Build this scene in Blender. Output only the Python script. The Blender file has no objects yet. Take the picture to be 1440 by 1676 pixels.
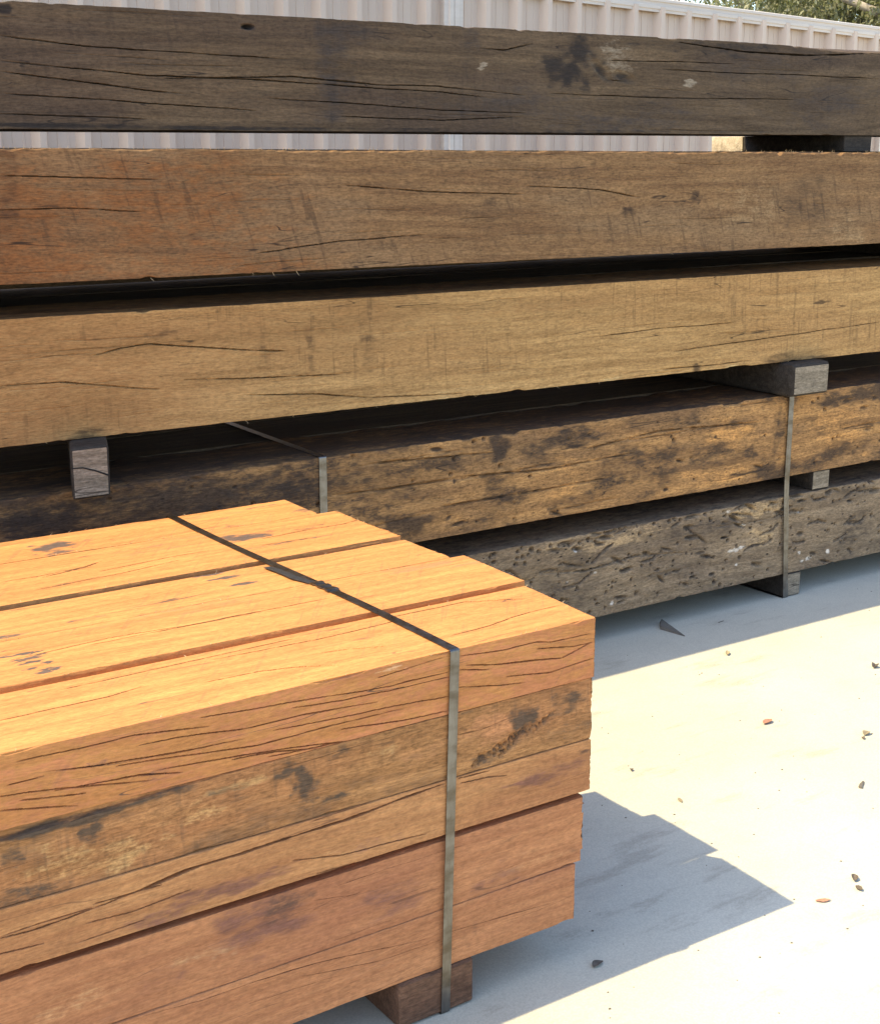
import bpy, bmesh, math, random
import numpy as np
from mathutils import Vector, Matrix

sc = bpy.context.scene
COL = sc.collection
R = math.radians

# ------------------------------------------------------------------ camera, sky, sun, exposure
CAM_Z, PITCH, YAW = 1.6, 14.231, 34.106          # the lens is at eye height, 14 degrees down, timbers run along +X
FPX, PX, PY = 2350.0, 720.0, 838.0
cam_d = bpy.data.cameras.new('camera'); cam = bpy.data.objects.new('camera', cam_d); COL.objects.link(cam)
cam.location = (0, 0, CAM_Z); cam.rotation_euler = (R(90 - PITCH), 0, R(-YAW))
cam_d.sensor_fit = 'HORIZONTAL'; cam_d.sensor_width = 36; cam_d.lens = 36 * FPX / 1440
cam_d.clip_start = .05; cam_d.clip_end = 2000
sc.camera = cam

SUN = Vector((-.323, .057, .455)).normalized()   # towards the sun
w = bpy.data.worlds.new('World'); sc.world = w; w.use_nodes = True
wn = w.node_tree.nodes; bg = wn['Background']
sky = wn.new('ShaderNodeTexSky'); sky.sky_type = 'NISHITA'; sky.sun_disc = False
sky.sun_elevation = math.asin(SUN.z); sky.sun_rotation = math.atan2(SUN.x, SUN.y)
sky.air_density = 1.0; sky.dust_density = 1.0; sky.ozone_density = 1.0
w.node_tree.links.new(sky.outputs[0], bg.inputs[0]); bg.inputs[1].default_value = .15
sd = bpy.data.lights.new('sun', 'SUN'); so = bpy.data.objects.new('sun', sd); COL.objects.link(so)
sd.energy = 2.75; sd.angle = R(.5); sd.color = (1, .86, .53)
so.rotation_euler = SUN.to_track_quat('Z', 'Y').to_euler(); so.location = (-4, 2, 8)
sc.view_settings.view_transform = 'Standard'; sc.view_settings.look = 'None'
sc.view_settings.gamma = 1; sc.view_settings.exposure = 1.5
sc.cycles.max_bounces = 6; sc.cycles.diffuse_bounces = 3; sc.cycles.glossy_bounces = 2; sc.cycles.transmission_bounces = 2

# ------------------------------------------------------------------ measuring: a photo point onto a real plane of the place
_th, _yw = R(PITCH), R(YAW)
def P(px, py, Y=None, Z=None):
    r, u, f = px - PX, PY - py, FPX
    up = u * math.cos(_th) - f * math.sin(_th); fw = f * math.cos(_th) + u * math.sin(_th)
    d = (r * math.cos(_yw) + fw * math.sin(_yw), -r * math.sin(_yw) + fw * math.cos(_yw), up)
    t = Y / d[1] if Y is not None else (Z - CAM_Z) / d[2]
    return Vector((d[0] * t, d[1] * t, CAM_Z + d[2] * t))

# ------------------------------------------------------------------ helpers
def tag(o, label=None, cat=None, group=None, kind=None):
    if label: o['label'] = label
    if cat: o['category'] = cat
    if group: o['group'] = group
    if kind: o['kind'] = kind
    return o

def link(name, me, mat=None, parent=None, loc=(0, 0, 0)):
    o = bpy.data.objects.new(name, me); COL.objects.link(o); o.location = loc
    if mat: me.materials.append(mat)
    if parent: o.parent = parent
    return o

def mesh(name, vs, fs, smooth=None):
    me = bpy.data.meshes.new(name); me.from_pydata([tuple(v) for v in vs], [], fs); me.update()
    if smooth is not None:
        me.shade_smooth(); me.set_sharp_from_angle(angle=R(smooth))
    return me

def grid_mesh(name, verts, quads, extra=()):
    """fast mesh from numpy arrays of vertices and quads, plus a few n-gons"""
    me = bpy.data.meshes.new(name)
    nq = len(quads); loops = [quads.ravel()] + [np.array(e) for e in extra]
    tot = np.concatenate(loops); starts = list(range(0, nq * 4, 4)); s = nq * 4
    for e in extra: starts.append(s); s += len(e)
    me.vertices.add(len(verts)); me.vertices.foreach_set('co', verts.astype(np.float32).ravel())
    me.loops.add(len(tot)); me.loops.foreach_set('vertex_index', tot.astype(np.int32))
    me.polygons.add(len(starts)); me.polygons.foreach_set('loop_start', np.array(starts, np.int32))
    me.update(calc_edges=True); me.validate()
    return me

def lattice1(x, seed, per):
    g = np.random.RandomState(seed).rand(4096); t = np.asarray(x) / per + 512.3; i = np.floor(t).astype(int); f = t - i; f = f * f * (3 - 2 * f)
    return g[i % 4096] * (1 - f) + g[(i + 1) % 4096] * f - .5

def lattice2(x, y, seed, px, py):
    g = np.random.RandomState(seed).rand(256, 256); a = x / px + 77.1; b = y / py + 53.7
    i = np.floor(a).astype(int); j = np.floor(b).astype(int); f = a - i; h = b - j; f = f * f * (3 - 2 * f); h = h * h * (3 - 2 * h)
    i0, i1, j0, j1 = i % 256, (i + 1) % 256, j % 256, (j + 1) % 256
    return (g[i0, j0] * (1 - f) + g[i1, j0] * f) * (1 - h) + (g[i0, j1] * (1 - f) + g[i1, j1] * f) * h - .5

# ------------------------------------------------------------------ node helpers
class NT:
    def __init__(s, name):
        s.mat = bpy.data.materials.new(name); s.mat.use_nodes = True; s.t = s.mat.node_tree; s.t.nodes.clear()
        s.out = s.t.nodes.new('ShaderNodeOutputMaterial'); s.b = s.t.nodes.new('ShaderNodeBsdfPrincipled')
        s.t.links.new(s.b.outputs[0], s.out.inputs[0])
    def put(s, sock, v):
        if isinstance(v, bpy.types.NodeSocket): s.t.links.new(v, sock)
        elif isinstance(v, (tuple, list)) and len(v) == 3 and sock.type == 'RGBA': sock.default_value = (*v, 1)
        else: sock.default_value = v
    def m(s, op, a, b=0.0, clamp=False):
        n = s.t.nodes.new('ShaderNodeMath'); n.operation = op; n.use_clamp = clamp; s.put(n.inputs[0], a); s.put(n.inputs[1], b); return n.outputs[0]
    def vm(s, op, a, b):
        n = s.t.nodes.new('ShaderNodeVectorMath'); n.operation = op; s.put(n.inputs[0], a); s.put(n.inputs[1], b); return n.outputs[0]
    def mix(s, f, a, b, mode='MIX'):
        n = s.t.nodes.new('ShaderNodeMix'); n.data_type = 'RGBA'; n.blend_type = mode
        s.put(n.inputs[0], f); s.put(n.inputs[6], a); s.put(n.inputs[7], b); return n.outputs[2]
    def step(s, v, lo, hi, a=0.0, b=1.0):
        n = s.t.nodes.new('ShaderNodeMapRange'); n.interpolation_type = 'SMOOTHSTEP'
        for k, x in enumerate((v, lo, hi, a, b)): s.put(n.inputs[k], x)
        return n.outputs[0]
    def noise(s, vec, scale=(1, 1, 1), detail=3, rough=.55, off=0.0):
        v = s.vm('MULTIPLY', vec, scale)
        if off: v = s.vm('ADD', v, (off, off * 1.7, off * .6))
        n = s.t.nodes.new('ShaderNodeTexNoise'); s.put(n.inputs['Vector'], v); n.inputs['Scale'].default_value = 1
        n.inputs['Detail'].default_value = detail; n.inputs['Roughness'].default_value = rough; return n.outputs[0]
    def vor(s, vec, scale, feature='F1', rnd=1.0):
        n = s.t.nodes.new('ShaderNodeTexVoronoi'); n.feature = feature; s.put(n.inputs['Vector'], s.vm('MULTIPLY', vec, scale))
        n.inputs['Scale'].default_value = 1; n.inputs['Randomness'].default_value = rnd; return n
    def co(s, seeded=True):
        c = s.t.nodes.new('ShaderNodeTexCoord').outputs['Object']
        if not seeded: return c
        a = s.t.nodes.new('ShaderNodeAttribute'); a.attribute_type = 'OBJECT'; a.attribute_name = 'seed'
        v = s.t.nodes.new('ShaderNodeCombineXYZ'); s.put(v.inputs[0], s.m('MULTIPLY', a.outputs['Fac'], 3.7)); s.put(v.inputs[1], s.m('MULTIPLY', a.outputs['Fac'], 1.9)); s.put(v.inputs[2], s.m('MULTIPLY', a.outputs['Fac'], 2.3))
        return s.vm('ADD', c, v.outputs[0])
    def bump(s, h, dist=.001, st=1.0):
        n = s.t.nodes.new('ShaderNodeBump'); n.inputs['Distance'].default_value = dist; n.inputs['Strength'].default_value = st
        s.put(n.inputs['Height'], h); s.put(s.b.inputs['Normal'], n.outputs[0])
    def set(s, **k):
        for a, v in k.items(): s.put(s.b.inputs[a.replace('_', ' ')], v)
        return s.mat

def wood(name, c1, c2, big=None, bigamt=.5, dark=(.03, .025, .022), pale=(.5, .4, .27), alt=(.4, .18, .06), saw=.25, sawk=.35, sawf=70,
         check=.8, chf=34, fuzz=.35, specks=.3, holes=0.0, mott=0.0, rough=.82, bump=.0012, sharp=.3):
    n = NT(name); c = n.co(); sep = n.t.nodes.new('ShaderNodeSeparateXYZ'); n.put(sep.inputs[0], c)
    wp = n.m('MULTIPLY', n.m('SUBTRACT', n.noise(c, (1.1, 4, 4), 1), .5), .09)
    cv = n.t.nodes.new('ShaderNodeCombineXYZ'); n.put(cv.inputs[1], wp); n.put(cv.inputs[2], wp)
    p = n.vm('ADD', c, cv.outputs[0])
    g1 = n.noise(p, (1.8, 46, 46), 5, .65); g2 = n.noise(p, (45, 330, 330), 2, .6, 3.1); cloth = n.noise(c, (85, 150, 150), 3, .75, 9.2)
    bn = n.noise(c, (1.5, 6, 6), 3, .6, 5.5); mid = n.noise(c, (18, 48, 48), 4, .72, 3.9)
    col = n.mix(n.step(g1, .3, .7), c1, c2)
    if big: col = n.mix(n.m('MULTIPLY', n.step(bn, .42, .68), bigamt), col, big)
    if mott:
        mo = n.step(n.m('ADD', n.m('MULTIPLY', n.noise(c, (3.6, 9, 9), 4, .68, 7.7), .62), n.m('MULTIPLY', n.m('ADD', mid, cloth), .19)), .50, .60)
        col = n.mix(n.m('MULTIPLY', mo, mott), col, dark)
    # stains of this one timber, including shade painted on some faces (vertex paint broken up by the grain)
    st = n.t.nodes.new('ShaderNodeAttribute'); st.attribute_name = 'stain_shade'; ss = n.t.nodes.new('ShaderNodeSeparateColor'); n.put(ss.inputs[0], st.outputs[0])
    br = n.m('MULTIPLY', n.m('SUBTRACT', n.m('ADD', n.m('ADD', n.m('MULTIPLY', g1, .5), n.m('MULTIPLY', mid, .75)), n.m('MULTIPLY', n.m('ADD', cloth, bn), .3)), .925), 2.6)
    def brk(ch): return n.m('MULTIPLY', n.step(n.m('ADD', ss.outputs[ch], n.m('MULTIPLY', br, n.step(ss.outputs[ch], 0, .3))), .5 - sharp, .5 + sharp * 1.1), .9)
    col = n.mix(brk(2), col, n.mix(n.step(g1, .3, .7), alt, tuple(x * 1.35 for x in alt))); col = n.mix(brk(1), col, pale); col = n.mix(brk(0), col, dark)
    # light and dark flecks of a rough-sawn face
    fl = n.m('ADD', n.m('MULTIPLY', n.step(g2, .25, .75, -1, 1), fuzz * .75), n.m('ADD', n.m('MULTIPLY', n.step(cloth, .25, .75, -1, 1), fuzz * .75), n.m('MULTIPLY', n.step(mid, .25, .75, -1, 1), fuzz * .35)))
    col = n.mix(1.0, col, n.m('ADD', fl, 1.0), 'MULTIPLY')
    # saw strokes across the grain
    xs = n.m('ADD', sep.outputs[0], n.m('MULTIPLY', n.m('ADD', sep.outputs[2], sep.outputs[1]), sawk))
    sv = n.t.nodes.new('ShaderNodeCombineXYZ'); n.put(sv.inputs[0], xs); n.put(sv.inputs[1], sep.outputs[1]); n.put(sv.inputs[2], sep.outputs[2])
    sw = n.noise(sv.outputs[0], (sawf, 6, 6), 2, .6, 1.3); swm = n.step(bn, .36, .6)
    sawl = n.m('MULTIPLY', n.step(sw, .55, .70), n.m('MULTIPLY', swm, n.step(mid, .3, .55)))
    col = n.mix(n.m('MULTIPLY', sawl, saw), col, dark)
    # hairline drying checks along the grain
    hc = n.noise(p, (1.2, chf, chf), 1, .5, 6.6); hm = n.step(n.noise(c, (3.2, 26, 26), 2, .6, 2.4), .52, .6)
    ln = n.m('MULTIPLY', n.step(n.m('ABSOLUTE', n.m('SUBTRACT', hc, .5)), .0012, .007, 1, 0), hm)
    col = n.mix(n.m('MULTIPLY', ln, check), col, tuple(x * .7 for x in dark))
    sp = n.step(cloth, .64, .76)
    col = n.mix(n.m('MULTIPLY', sp, specks), col, dark)
    h = n.m('ADD', n.m('MULTIPLY', n.noise(p, (26, 330, 330), 1, .6, 3.1), .8), n.m('MULTIPLY', n.noise(c, (85, 150, 150), 2, .75, 9.2), .8))
    if holes:
        v = n.vor(c, (26, 60, 60)); keep = n.m('GREATER_THAN', n.m('FRACT', n.m('MULTIPLY', v.outputs['Color'], 7.3)), .6)
        ho = n.m('MULTIPLY', n.step(v.outputs['Distance'], .10, .2, 1, 0), keep)
        col = n.mix(n.m('MULTIPLY', ho, holes), col, (.016, .012, .01)); h = n.m('SUBTRACT', h, n.m('MULTIPLY', ho, 2.5 * holes))
    n.bump(h, bump, .9)
    return n.set(Base_Color=col, Roughness=rough, Specular_IOR_Level=.25)

def plain(name, c, rough=.7, metal=0.0, var=.25, sc_=(40, 40, 40), bump=.0004):
    n = NT(name); q = n.co(); z = n.noise(q, sc_, 5, .65); n.bump(z, bump)
    return n.set(Base_Color=n.mix(n.step(z, .3, .7), tuple(x * (1 - var) for x in c), tuple(min(1, x * (1 + var)) for x in c)), Roughness=rough, Metallic=metal)

M = {}
M['grey'] = wood('weathered_grey_timber', (.068, .043, .024), (.136, .089, .050), (.064, .041, .028), .7, dark=(.018, .014, .013), pale=(.24, .19, .135), alt=(.040, .030, .025), saw=.25, sawk=.12, sawf=60, fuzz=.28, check=.75, chf=26, sharp=.42, specks=.2)
M['brown'] = wood('brown_rough_sawn_timber', (.145, .073, .031), (.245, .135, .058), (.215, .128, .063), .7, dark=(.048, .027, .016), pale=(.31, .20, .10), alt=(.150, .060, .019), saw=.5, sawk=.30, sawf=48, fuzz=.34, check=.9, chf=30, specks=.4, sharp=.45)
M['tan'] = wood('tan_rough_sawn_timber', (.29, .157, .056), (.47, .276, .107), (.365, .195, .072), .65, dark=(.085, .048, .022), pale=(.56, .40, .19), alt=(.225, .118, .043), saw=.42, sawk=.03, sawf=60, fuzz=.27, check=.9, chf=34, specks=.25, sharp=.42)
M['mottled'] = wood('mottled_bored_timber', (.235, .118, .045), (.45, .235, .085), (.155, .088, .045), .6, dark=(.042, .027, .019), pale=(.42, .28, .14), alt=(.42, .205, .065), saw=.25, fuzz=.42, check=.8, chf=22, specks=.4, holes=.45, mott=.85, sharp=.4)
M['bored'] = wood('borer_eaten_timber', (.172, .116, .068), (.31, .218, .132), (.15, .104, .070), .6, dark=(.042, .031, .025), pale=(.6, .52, .43), alt=(.34, .225, .115), saw=.1, fuzz=.4, check=.5, chf=20, specks=.4, holes=.85, mott=.5, bump=.002, sharp=.42)
M['fresh'] = wood('fresh_orange_timber', (.43, .176, .056), (.58, .262, .082), (.48, .196, .062), .55, dark=(.070, .060, .058), pale=(.64, .37, .19), alt=(.375, .142, .060), saw=.22, sawk=-.75, sawf=90, fuzz=.17, check=.75, chf=30, specks=.1)
M['fresh2'] = wood('fresh_pink_brown_timber', (.335, .138, .060), (.46, .205, .090), (.30, .114, .058), .6, dark=(.095, .052, .036), pale=(.48, .27, .125), alt=(.145, .064, .045), saw=.14, sawk=-.5, sawf=100, fuzz=.19, check=.5, chf=26, specks=.12, sharp=.42)
M['fresh3'] = wood('fresh_golden_timber', (.345, .152, .060), (.49, .238, .094), (.33, .132, .056), .6, dark=(.095, .052, .036), pale=(.52, .29, .12), alt=(.165, .072, .048), saw=.16, sawk=-.5, sawf=100, fuzz=.2, check=.5, chf=26, specks=.12, sharp=.42)
M['olive'] = wood('stained_yellow_brown_timber', (.27, .124, .044), (.42, .205, .078), (.38, .155, .062), .6, dark=(.066, .047, .033), pale=(.47, .265, .105), alt=(.36, .158, .066), saw=.3, sawk=.05, sawf=70, fuzz=.34, check=.4, specks=.3, mott=.45, sharp=.35)
M['block'] = wood('shade_dark_bearer_timber', (.026, .020, .015), (.05, .039, .030), None, dark=(.015, .012, .01), pale=(.4, .34, .27), saw=.1, fuzz=.35)  # bearer sides coloured near black to stand for deep shade in the gaps
M['endgrain'] = wood('grey_end_grain', (.165, .130, .090), (.27, .215, .155), None, dark=(.045, .033, .026), pale=(.5, .44, .36), saw=.15, sawk=.8, fuzz=.35)
M['redbearer'] = wood('red_brown_bearer', (.095, .047, .028), (.145, .075, .044), None, dark=(.05, .03, .022), saw=.15, fuzz=.3)
M['pale'] = wood('sunlit_bearer_part', (.42, .335, .23), (.58, .475, .34), None, saw=.15, fuzz=.2, specks=.1)  # sunlight on a bearer's rear part, put into a paler wood colour
M['sliver'] = plain('pale_wood_fibre', (.62, .42, .22), .8)

# ------------------------------------------------------------------ a sawn timber: rings of points along X, open drying cracks cut in
def face_rows(h, cracks, xs, rowsp, seed):
    """row positions V[col,row] over a face of width h and depth D of each row; every crack owns three rows (lip, bottom, lip)"""
    rs = np.random.RandomState(seed); ctl = []
    for k, (poly, wd, dp) in enumerate(cracks):
        px = np.array([q[0] for q in poly]); pv = np.array([q[1] for q in poly]); o = np.argsort(px); px, pv = px[o], pv[o]
        sl = (pv[-1] - pv[0]) / max(px[-1] - px[0], 1e-6); sl = max(-.12, min(.12, sl))
        v = np.interp(xs, px, pv) + sl * (np.minimum(xs - px[0], 0) + np.maximum(xs - px[-1], 0)); v = np.clip(v, -.02, h + .02) + .004 * lattice1(xs, seed * 31 + k, .16) + .0011 * lattice1(xs, seed * 37 + k, .035)
        t = np.clip((xs - px[0]) / max(px[-1] - px[0], 1e-6), 0, 1); prof = np.sin(math.pi * t) ** .55
        prof = prof * np.clip(.75 + 1.1 * lattice1(xs, seed * 41 + k, .07) + .6 * lattice1(xs, seed * 43 + k, .02), .08, 1.5)
        prof[(xs < px[0]) | (xs > px[-1])] = 0
        act = (xs >= px[0]) & (xs <= px[-1]); ctl.append([v[(xs > .2) & (xs < 4.6)].mean() if len(xs) > 3 else v.mean(), v, wd * prof, dp * np.clip(prof * 1.6, 0, 1)])
    ctl.sort(key=lambda q: q[0]); n = len(ctl)
    gap = .0007
    for i in range(n):
        lo = gap if i == 0 else ctl[i - 1][1] + ctl[i - 1][2] / 2 + gap
        ctl[i][1] = np.maximum(ctl[i][1], lo + ctl[i][2] / 2)
    for i in range(n - 1, -1, -1):
        hi = h - gap if i == n - 1 else ctl[i + 1][1] - ctl[i + 1][2] / 2 - gap
        ctl[i][1] = np.minimum(ctl[i][1], hi - ctl[i][2] / 2)
    rows, deps = [np.zeros_like(xs)], [np.zeros_like(xs)]
    def fill(a, b):
        m = max(1, int(round(float(np.mean(b - a)) / rowsp)))
        for j in range(1, m): rows.append(a + (b - a) * j / m); deps.append(np.zeros_like(xs))
    prev = rows[0]
    for mv, v, wd, dp in ctl:
        hw = np.maximum(wd / 2, .0003); fill(prev, v - hw); rows.append(v - hw); deps.append(np.zeros_like(xs))
        rows.append(v); deps.append(dp); rows.append(v + hw); deps.append(np.zeros_like(xs)); prev = v + hw
    fill(prev, np.full_like(xs, h)); rows.append(np.full_like(xs, h)); deps.append(np.zeros_like(xs))
    return np.stack(rows, 1), np.stack(deps, 1)

def snap_cracks(xs, V, D, cracks, seed):
    """open cracks pressed into a dense face as grooves"""
    lim = .55 * float(np.mean(np.diff(V[len(xs) // 2])))* 1.6
    for k, (poly, wd, dp) in enumerate(cracks):
        px = np.array([q[0] for q in poly]); pv = np.array([q[1] for q in poly]); o = np.argsort(px); px, pv = px[o], pv[o]
        v = np.interp(xs, px, pv) + .0022 * lattice1(xs, seed * 31 + k, .10) + .0008 * lattice1(xs, seed * 37 + k, .03)
        t = np.clip((xs - px[0]) / max(px[-1] - px[0], 1e-6), 0, 1); prof = np.sin(math.pi * t) ** .5 * np.clip(.8 + 1.0 * lattice1(xs, seed * 41 + k, .06) + .5 * lattice1(xs, seed * 43 + k, .02), .1, 1.5)
        on = ((xs > px[0]) & (xs < px[-1])).astype(float); hw = np.maximum(lim, wd * prof * .5)[:, None]; q = np.abs(V - v[:, None]) / hw
        np.maximum(D, (dp * np.clip(prof * 1.3, 0, 1) * on)[:, None] * np.sqrt(np.clip(1 - q * q, 0, 1)), out=D)

def rand_cracks(seed, n, x0, x1, h, slope=0.0, wd=(.0008, .0022), ln=(.12, .7), dp=(.004, .008)):
    r = random.Random(seed); out = []
    for i in range(n):
        L = r.uniform(*ln); a = r.uniform(x0 - L * .5, x1 - L * .3); v = h * (i + r.uniform(.2, .8)) / n; s = slope + r.gauss(0, .012)
        k = r.gauss(0, .003)
        out.append(([(a, v), (a + L * .4, v + s * L * .4 + k), (a + L, v + s * L)], r.uniform(*wd), r.uniform(*dp)))
    return out

SEED = [0]
def timber(name, label, X0, X1, Y0, W, Z0, H, mat, fine=None, step=.008, rowsp=.008, cf=(), ct=(), stains_shade=(), pits=(), tilt=0.0, rz=0.0, warp=.003,
           edge=.0025, group=None, skew=0.0, cat='timber', endfuzz=.003, wane=(), top_detail=True, belly=0.0, cdisp=(), ctdisp=(), rowtop=None):
    """local origin: front lower edge at X0; cracks and stains come in world X with v measured up the front face / back over the top face"""
    SEED[0] += 1; sd_ = SEED[0]
    a, b = fine if fine else (X0, X0)
    xs = [X0]
    while xs[-1] < X1 - 1e-6: xs.append(min(X1, xs[-1] + (step if a <= xs[-1] < b else (.06 if fine else .25))))
    xs = np.array(xs); n = len(xs)
    V, DV = face_rows(H, cf, xs, rowsp if fine else H, sd_ * 7 + 1)
    rowsp = rowtop or rowsp
    U, DU = face_rows(W, ct, xs, (rowsp if top_detail else W / 4) if fine else W, sd_ * 7 + 2)
    snap_cracks(xs, V, DV, cdisp, sd_ * 7 + 3); snap_cracks(xs, U, DU, ctdisp, sd_ * 7 + 4)
    XV = np.repeat(xs[:, None], V.shape[1], 1); XU = np.repeat(xs[:, None], U.shape[1], 1)
    dv = DV + warp * (lattice2(XV, V, sd_ + 11, .35, .12) + .35 * lattice2(XV, V, sd_ + 12, .05, .02))
    du = DU + warp * (lattice2(XU, U, sd_ + 13, .35, .12) + .35 * lattice2(XU, U, sd_ + 14, .05, .02))
    pitm = np.zeros_like(V)
    for (x, v, rx, rv, an, dp) in pits:
        sel = np.where(abs(xs - x) < max(rx, rv) * 1.5)[0]
        if not len(sel): continue
        i0, i1 = sel[0], sel[-1] + 1; dx = XV[i0:i1] - x; dz = V[i0:i1] - v; ca, sa = math.cos(an), math.sin(an)
        q = np.sqrt(((dx * ca + dz * sa) / rx) ** 2 + ((-dx * sa + dz * ca) / rv) ** 2); f = np.clip(1.25 - q, 0, 1); f = f * f * (3 - 2 * f)
        dv[i0:i1] = np.maximum(dv[i0:i1], f * dp); pitm[i0:i1] = np.maximum(pitm[i0:i1], f)
    # worn arrises and natural wane on the upper front edge
    ch = edge * (.35 + .5 * lattice1(xs, sd_ + 21, .11) + .5 * lattice1(xs, sd_ + 22, .017) + 2.2 * np.clip(lattice1(xs, sd_ + 27, .06) - .36, 0, 1) * 6); ch = np.maximum(ch, .0004)
    chb = min(edge, .0022) * (.35 + .5 * lattice1(xs, sd_ + 23, .12) + .5 * lattice1(xs, sd_ + 24, .019) + 2.2 * np.clip(lattice1(xs, sd_ + 28, .06) - .36, 0, 1) * 6); chb = np.maximum(chb, .0004)
    topz = np.full_like(V, 0.0)
    for (x, hw_, drop) in wane:                                   # the corner dips away smoothly round x
        f = np.exp(-((xs - x) / hw_) ** 2) * drop
        ch = ch + f * .8
    F = np.zeros(V.shape + (3,)); F[..., 0] = XV; F[..., 1] = dv; F[..., 2] = V
    T = np.zeros(U.shape + (3,)); T[..., 0] = XU; T[..., 1] = U; T[..., 2] = H - du
    kf = np.clip(1 - (H - V) / np.maximum(ch[:, None] * 1.5, 1e-5), 0, 1); F[..., 2] -= ch[:, None] * kf; F[..., 1] += ch[:, None] * kf * .8
    kb = np.clip(1 - V / np.maximum(chb[:, None] * 1.5, 1e-5), 0, 1); F[..., 2] += chb[:, None] * kb; F[..., 1] += chb[:, None] * kb * .8
    e1 = edge * (1 + 1.4 * lattice1(xs, sd_ + 25, .04))
    T[:, -1, 2] -= np.abs(e1); T[:, -1, 1] -= np.abs(e1)
    B1 = np.stack([xs, np.full(n, W + belly), np.full(n, H * (.72 if belly else .5))], 1)[:, None]; B2 = np.stack([xs, np.full(n, W - .002), np.full(n, 0.0)], 1)[:, None]
    B3 = np.stack([xs, np.full(n, W * .5), np.full(n, 0.0)], 1)[:, None]
    ring = np.concatenate([F, T[:, 1:], B1, B2, B3], 1); m = ring.shape[1]
    # sawn ends: a little out of square, torn fibres
    for ci, s in ((0, -1), (n - 1, 1)):
        ring[ci, :, 0] += s * (endfuzz * (np.random.RandomState(sd_ + 99 + ci).rand(m) - .3)) + skew * ring[ci, :, 1]
    co = ring.reshape(-1, 3).copy(); co[:, 0] -= X0
    i = np.arange(n - 1)[:, None] * m; j = np.arange(m)[None]; j2 = (j + 1) % m
    quads = np.stack([i + j, i + m + j, i + m + j2, i + j2], -1).reshape(-1, 4)
    me = grid_mesh(name, co, quads, [list(range(m)), list(range((n - 1) * m, n * m))[::-1]])
    stn = np.zeros((n, m, 4)); stn[..., 3] = 1
    nf, nt = V.shape[1], U.shape[1]
    for (face, x, v, rx, rv, chn, s) in stains_shade:
        XX, VV = (XV, V) if face == 'f' else (XU, U)
        w1 = .9 * lattice2(XX, VV, sd_ + 31 + int(x * 977) % 50, rx * .9, rv * .9) + .7 * lattice2(XX, VV, sd_ + 32, rx * .35, rv * .35); w2 = .9 * lattice2(XX, VV, sd_ + 33 + int(x * 577) % 50, rx * .8, rv * .8) + .7 * lattice2(XX, VV, sd_ + 34, rx * .3, rv * .3)
        g = s * np.exp(-1.1 * (((XX - x) / rx + w1) ** 2 + ((VV - v) / rv + w2) ** 2) ** 1.4)
        tgt = stn[:, :nf, chn] if face == 'f' else stn[:, nf - 1:nf - 1 + nt, chn]
        np.maximum(tgt, g, out=tgt)
    if len(pits): stn[:, :nf, 0] = np.maximum(stn[:, :nf, 0], pitm * .75)
    at = me.attributes.new('stain_shade', 'FLOAT_COLOR', 'POINT'); at.data.foreach_set('color', stn.astype(np.float32).ravel())
    me.shade_smooth(); me.set_sharp_from_angle(angle=R(32))
    o = link(name, me, M[mat] if isinstance(mat, str) else mat, None, (X0, Y0, Z0)); o.rotation_euler = (0, tilt, rz); o['seed'] = float(sd_ % 23) + .37
    tag(o, label, cat, group)
    return o

def fl(Y, Z0, pts, wd=.0016, dp=.012):       # crack on a front face from photo points
    return ([(P(x, y, Y=Y).x, P(x, y, Y=Y).z - Z0) for x, y in pts], wd, dp)
def tl(Z, Y0, pts, wd=.0016, dp=.012):       # crack on a top face
    return ([(P(x, y, Z=Z).x, P(x, y, Z=Z).y - Y0) for x, y in pts], wd, dp)
def fs(Y, Z0, x, y, rx, ry, ch, s):
    q = P(x, y, Y=Y); return ('f', q.x, q.z - Z0, abs(P(x + rx, y, Y=Y).x - q.x), abs(P(x, y + ry, Y=Y).z - q.z), ch, s)
def ts(Z, Y0, x, y, rx, ry, ch, s):
    q = P(x, y, Z=Z); return ('t', q.x, q.y - Y0, rx, ry, ch, s)

def slivers(parent, pts, seed, ln=(.006, .02), mat='sliver', name='splinters', up=1.0, out=(0, -.3, 1)):
    """torn wood fibres along an edge; pts in the parent's local space"""
    r = random.Random(seed); vs, fs_ = [], []
    for (x, y, z) in pts:
        L = r.uniform(*ln); d = Vector((r.gauss(out[0], .6), r.gauss(out[1], .35), r.gauss(out[2], .35) * up)).normalized(); t = Vector((r.uniform(.0004, .001), 0, 0)); u = Vector((0, r.uniform(.0003, .0008), 0))
        b = Vector((x, y, z)); k = len(vs); mid = b + d * L * .6 + Vector((r.gauss(0, .002), r.gauss(0, .001), 0)); e = b + d * L + Vector((r.gauss(0, .005), 0, r.gauss(0, .002)))
        vs += [b - t, b + t, b + u, mid - t * .6, mid + t * .6, mid + u * .6, e]
        fs_ += [(k, k + 1, k + 4, k + 3), (k + 1, k + 2, k + 5, k + 4), (k + 2, k, k + 3, k + 5), (k + 3, k + 4, k + 6), (k + 4, k + 5, k + 6), (k + 5, k + 3, k + 6)]
    o = link(name, mesh(name, vs, fs_), M[mat], parent); tag(o, kind='stuff'); return o

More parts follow.
